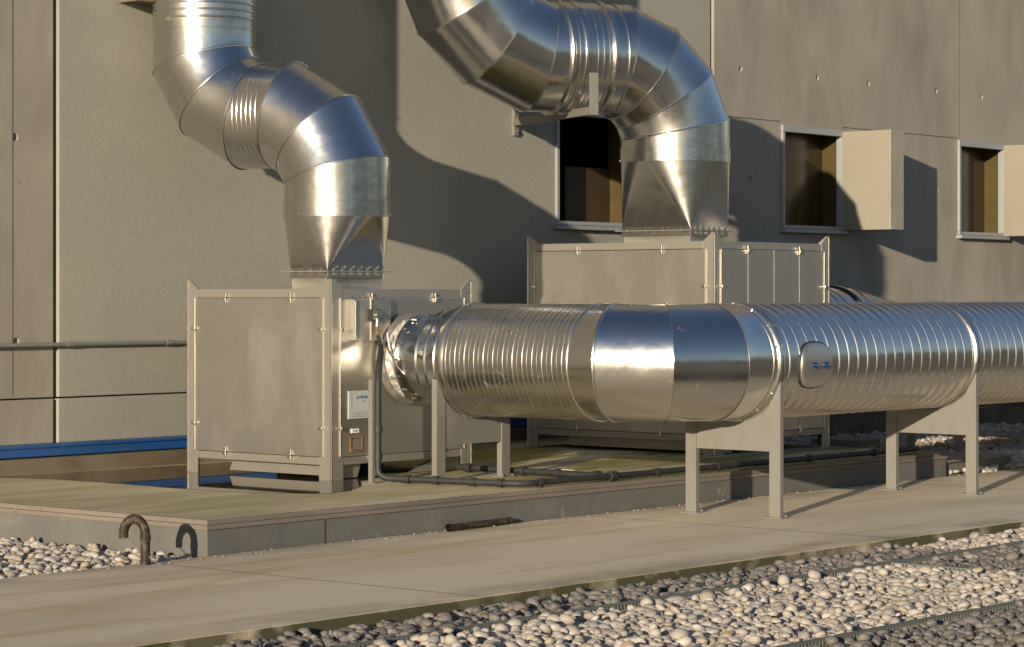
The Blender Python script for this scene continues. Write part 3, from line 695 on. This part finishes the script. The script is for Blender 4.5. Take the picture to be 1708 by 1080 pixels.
for x in (21.6, 24.4):
    m = MB(); m.box((x, 12.45, -.1), (x+.05, 12.51, .52)).box((x, 13.0, -.1), (x+.05, 13.06, .52)).box((x-.3, 12.6, .33), (x+.3, 12.64, .36)); m.each('stand_bar', M['galv'], d2)

# ------------------------------------------------------------------ drain pipes on the plinth
dp = thing('drain_pipe', (13.5, 12.6, ZT), 'dark grey plastic drain pipe running along the plinth from the near cabinet', 'pipe')
def arc(p0, c, p1, n=6):
    p0, c, p1 = Vector(p0), Vector(c), Vector(p1); return [p0*(1-t_)**2+c*2*t_*(1-t_)+p1*t_**2 for t_ in [i/n for i in range(n+1)]]
PX, PYY = 13.47, 12.65; zq = ZT+.04
MB().tube([(13.785, YF-.10, 1.30), (13.765, 12.90, 1.22)]+arc((13.66, 12.80, 1.17), (13.50, 12.67, 1.10), (PX, PYY, .92))+[(PX, PYY, .6), (PX, PYY, .38)], [.014, .017]+[.025]*9, 14).build('rising_hose', M['pvc'], dp, 40)
MB().tube([(PX, PYY, .40), (PX, PYY, ZT+.11)]+arc((PX, PYY, ZT+.10), (PX, PYY-.01, zq), (PX+.03, PYY-.10, zq))+[(13.60, 12.0, zq)]+arc((13.68, 11.58, zq), (13.70, 11.46, zq), (13.82, 11.45, zq))+[(14.7, 11.45, zq), (19.1, 11.45, zq)], .023, 14).build('long_pipe', M['pvc'], dp, 40)
for p, d in (((PX, PYY, .42), Z), ((PX, PYY, .62), Z), ((13.52, 12.40, zq), V(.15, -1, 0)), ((13.57, 12.16, zq), V(.15, -1, 0)), ((13.63, 11.86, zq), V(.15, -1, 0)), ((13.67, 11.63, zq), V(.1, -1, 0)), ((13.90, 11.45, zq), dx), ((15.3, 11.45, zq), dx), ((16.1, 11.45, zq), dx), ((17.4, 11.45, zq), dx), ((18.4, 11.45, zq), dx)):
    d = d.normalized(); MB().tube([Vector(p)-d*.028, Vector(p)+d*.022], .032, 14).build('pipe_clamp', M['rubber'], dp, 40)
MB().tube([(14.75, 13.0, zq), (14.72, 12.2, zq), (14.70, 11.56, zq), (14.70, 11.45, zq)], .024, 14).build('branch_pipe', M['pvc'], dp, 40)
for y in (12.85, 12.3, 11.95, 11.58): MB().tube([(14.72, y-.025, zq), (14.72, y+.025, zq)], .036, 14).build('pipe_clamp', M['rubber'], dp, 40)
MB().box((14.688, 11.78, zq+.0285), (14.712, 11.90, zq+.031)).build('pipe_label', M['white'], dp)
MB().tube([(14.70, 11.45, zq), (14.78, 11.45, zq)], .037, 14).build('tee_socket', M['pvc'], dp, 40)
cp = thing('channel_post', (13.42, 12.69, ZT), 'slim pale steel post holding the dark hose before the cabinet sign', 'post')
MB().box((13.418, 12.66, ZT), (13.424, 12.70, .985)).box((13.424, 12.66, ZT), (13.445, 12.665, .985)).box((13.40, 12.62, ZT), (13.48, 12.74, ZT+.006)).each('post_leaf', M['galv'], cp)
cb = MB().tube(arc((13.87, YF-.12, 1.32), (13.82, 12.85, 1.02), (13.98, 12.74, .97), 10)+arc((14.02, 12.70, .97), (14.0, 12.45, .90), (13.90, 12.28, 1.10), 10), .0055, 8)
tag(cb.build('wire_cable', M['white'], None, 40), 'thin pale wire hanging in a loop from the cabinet valve to the duct', 'cable')

# ------------------------------------------------------------------ gooseneck pipe in front of the plinth, loose pipe, small things
gp = thing('gooseneck_pipe', (9.97, 11.262, -.1), 'rusty dark hooked vent pipe rising from the pebbles beside the plinth', 'pipe')
gx, gy = 9.972, 11.263; rg = .108; tz = .20
dirn = V(-.55, .835, 0).normalized()
pth = [V(gx, gy, -.12), V(gx, gy, .0), V(gx, gy, .10), V(gx, gy, tz-.03)]
for k in range(0, 13):
    a = math.pi*k/12*1.08; pth.append(V(gx, gy, tz-.02)+dirn*rg*.62*(1-math.cos(a))+Z*rg*.85*math.sin(a))
MB().tube(pth, .029, 18).build('pipe', M['goose'], gp, 50)
for z in (.0, .145): MB().tube([(gx, gy, z), (gx, gy, z+.03)], .033, 18).build('collar', M['goose'], gp, 40)
tip = pth[-1]
MB().tube([tip, V(gx, gy-.02, .05), V(gx+.06, gy-.12, -.02)], .003, 6).build('tie_wire', M['galv'], gp)
lp_ = thing('loose_pipe', (11.9, 11.2, .03), 'short dark pipe lying on the pavement against the plinth', 'pipe')
rows = []
MB().tube([(12.69, 11.262, .026), (13.40, 11.305, .026)], .024, 16, cap=False).build('pipe', M['goose'], lp_, 40)
MB().tube([(12.69, 11.262, .026), (13.40, 11.305, .026)], .019, 16, cap=False).build('pipe_bore', M['rubber'], lp_, 40)
MB().tube([(12.686, 11.2617, .026), (12.72, 11.2637, .026)], .028, 16, cap=False).build('pipe_collar', M['goose'], lp_, 40)
bk = thing('concrete_block', (21.4, 14.3, -.05), 'small pale concrete block seen under the duct between the right support legs', 'block')
MB().box((21.6, 13.62, -.1), (22.0, 14.2, .14)).build('block', M['shutter'], bk, bevel=.008)
# rubber strip far: dark low machinery under the far duct
lm = thing('pipe_rack', (21, 13.2, 0), 'dark low pipe rack with pale bars behind the far cabinet', 'rack')
m = MB().box((19.7, 13.9, .56), (21.6, 13.94, .60)).box((20.2, 13.9, .14), (20.24, 13.94, .62)).box((21.4, 13.9, .0), (21.44, 13.94, .62)); m.each('bar', M['galv'], lm)

# ------------------------------------------------------------------ pebble beds
def P2D(x, y, z):
    ca, sa = math.cos(CAM_A), math.sin(CAM_A)
    t = x*ca+y*sa; return 854+4170*(x*sa-y*ca)/t, 494-4170*(z-1.6)/t, t
def ico(sub):
    bm = bmesh.new(); bmesh.ops.create_icosphere(bm, subdivisions=sub, radius=1)
    v = np.array([tuple(p.co) for p in bm.verts]); f = np.array([[q.index for q in fa.verts] for fa in bm.faces]); bm.free(); return v, f
ICO = {1: ico(1), 2: ico(2), 3: ico(3)}
def pebbles(name, region, m, label, sub=2, sp=.050, top=-.05, size=.0305, extra=.55, margin=140):
    V0, F0 = ICO[sub]; verts = []; faces = []; tint = []; n = 0
    x0, x1, y0, y1 = region; C = []
    ny = int((y1-y0)/(sp*.86)); nx = int((x1-x0)/sp)
    for layer, prob, dz in ((0, 1, -.028), (1, extra, -.006), (2, .07, .014)):
        for j in range(ny+1):
            for i in range(nx+1):
                if rng.random() > prob: continue
                x = x0+(i+.5*(j % 2))*sp+rng.normal(0, sp*.28)+layer*.02; y = y0+j*sp*.86+rng.normal(0, sp*.28)
                if not (x0 < x < x1 and y0 < y < y1): continue
                u, v, t_ = P2D(x, y, top)
                if t_ < 5 or u < -margin*2 or u > 1708+margin*2 or v > 1080+margin*2: continue
                C.append((x, y, top+dz+rng.normal(0, .005)))
    variants = []
    for k in range(10):
        ph = rng.random(6)*6; s = 1+.10*np.sin(V0[:, 0]*2.3+ph[0])+.08*np.sin(V0[:, 1]*2.9+ph[1])+.07*np.sin(V0[:, 2]*3.1+V0[:, 0]*1.7+ph[2])
        variants.append(V0*s[:, None])
    for (x, y, z) in C:
        a = size*np.exp(rng.normal(0, .23)); b = a*rng.uniform(.58, .95); c = a*rng.uniform(.42, .72)
        p = variants[rng.integers(10)]*np.array([a, b, c])
        ya = rng.random()*6.283; ti = rng.normal(0, .28); tj = rng.normal(0, .28)
        cy_, sy_ = math.cos(ya), math.sin(ya); ct, st_ = math.cos(ti), math.sin(ti); cu_, su_ = math.cos(tj), math.sin(tj)
        Rm = np.array([[cy_, -sy_, 0], [sy_, cy_, 0], [0, 0, 1]]) @ np.array([[1, 0, 0], [0, ct, -st_], [0, st_, ct]]) @ np.array([[cu_, 0, su_], [0, 1, 0], [-su_, 0, cu_]])
        p = p @ Rm.T+np.array([x, y, z]); verts.append(p); faces.append(F0+n); n += len(V0); tint.append(np.full(len(V0), rng.random()))
    vs = np.concatenate(verts); fs = np.concatenate(faces)
    me = bpy.data.meshes.new(name); me.vertices.add(len(vs)); me.vertices.foreach_set('co', vs.ravel())
    me.loops.add(len(fs)*3); me.loops.foreach_set('vertex_index', fs.ravel().astype(np.int32))
    me.polygons.add(len(fs)); me.polygons.foreach_set('loop_start', np.arange(0, len(fs)*3, 3, dtype=np.int32))
    me.polygons.foreach_set('loop_total', np.full(len(fs), 3, dtype=np.int32)); me.update(calc_edges=True)
    me.polygons.foreach_set('use_smooth', np.ones(len(fs), dtype=bool))
    at = me.attributes.new('tint', 'FLOAT', 'POINT'); at.data.foreach_set('value', np.concatenate(tint))
    me.materials.append(m); o = link(name, me); print(name, len(C)); return tag(o, kind='stuff', label=label, cat='pebbles')
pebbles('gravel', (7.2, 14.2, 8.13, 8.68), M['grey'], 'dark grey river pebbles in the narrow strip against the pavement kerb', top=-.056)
pebbles('gravel', (14.2, 19, 8.13, 8.68), M['pale'], 'pale river pebbles against the pavement kerb at the right edge', top=-.06)
pebbles('gravel', (8.2, 13.15, 6.55, 8.06), M['pale'], 'pale beige river pebbles filling the front bed', top=-.045)
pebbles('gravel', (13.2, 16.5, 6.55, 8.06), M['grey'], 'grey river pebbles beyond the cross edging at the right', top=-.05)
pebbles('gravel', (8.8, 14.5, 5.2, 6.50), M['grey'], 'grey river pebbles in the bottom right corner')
pebbles('gravel', (7.8, XP-.03, YP+.02, 15.25), M['pale'], 'pale river pebbles left of the plinth beside the hooked pipe', top=-.02, size=.030, sp=.048)
pebbles('gravel', (XPE+.1, 27, YP+.02, 15.25), M['pale'], 'pale river pebbles behind the pavement beyond the plinth', sub=1, sp=.075, size=.045, top=.03)

# slotted edging between the beds
def edging(a, b, label):
    a, b = Vector(a), Vector(b); d = (b-a).normalized(); L = (b-a).length; nrm = V(-d.y, d.x, 0)
    t = thing('bed_edging', a, label, 'edging', 'slotted edging strips between the pebble beds')
    m = MB()
    def slab(s0, s1, w0, w1, z0, z1):
        p = [a+d*s0+nrm*w0, a+d*s1+nrm*w0, a+d*s1+nrm*w1, a+d*s0+nrm*w1]
        m.prism([(q.x, q.y, z0) for q in p], (0, 0, z1-z0))
    slab(0, L, -.020, .020, -.034, -.026); slab(0, L, -.016, -.009, -.12, -.062); slab(0, L, .009, .015, -.12, -.035)
    s = 0
    while s < L: slab(s, s+.014, -.0185, -.0095, -.062, -.0341); s += .030
    m.build('slotted_strip', M['grating'], t)
edging((7, 8.10, 0), (18, 8.10, 0), 'long slotted edging strip parallel to the kerb, nearest the pavement')
edging((13.18, 8.07, 0), (13.18, 5.2, 0), 'short slotted edging strip running across the beds at the right')
edging((8.6, 6.53, 0), (13.15, 6.53, 0), 'slotted edging strip in the bottom right corner, parallel to the kerb')
# bits of grit on the pavement and plinth
gr = MB()
for k in range(260):
    x = rng.uniform(9, 19); y = YP-.01-abs(rng.normal(0, .05)) if k % 2 else rng.uniform(YK+.05, YP-.05)
    s = rng.uniform(.003, .009) if k % 2 else rng.uniform(.002, .005); gr.tube([(x, y, -.001), (x, y, s)], [s*1.3, s*.6], 5)
tag(gr.build('grit', M['pale'], None), 'scattered grit along the foot of the plinth', 'grit', kind='stuff')
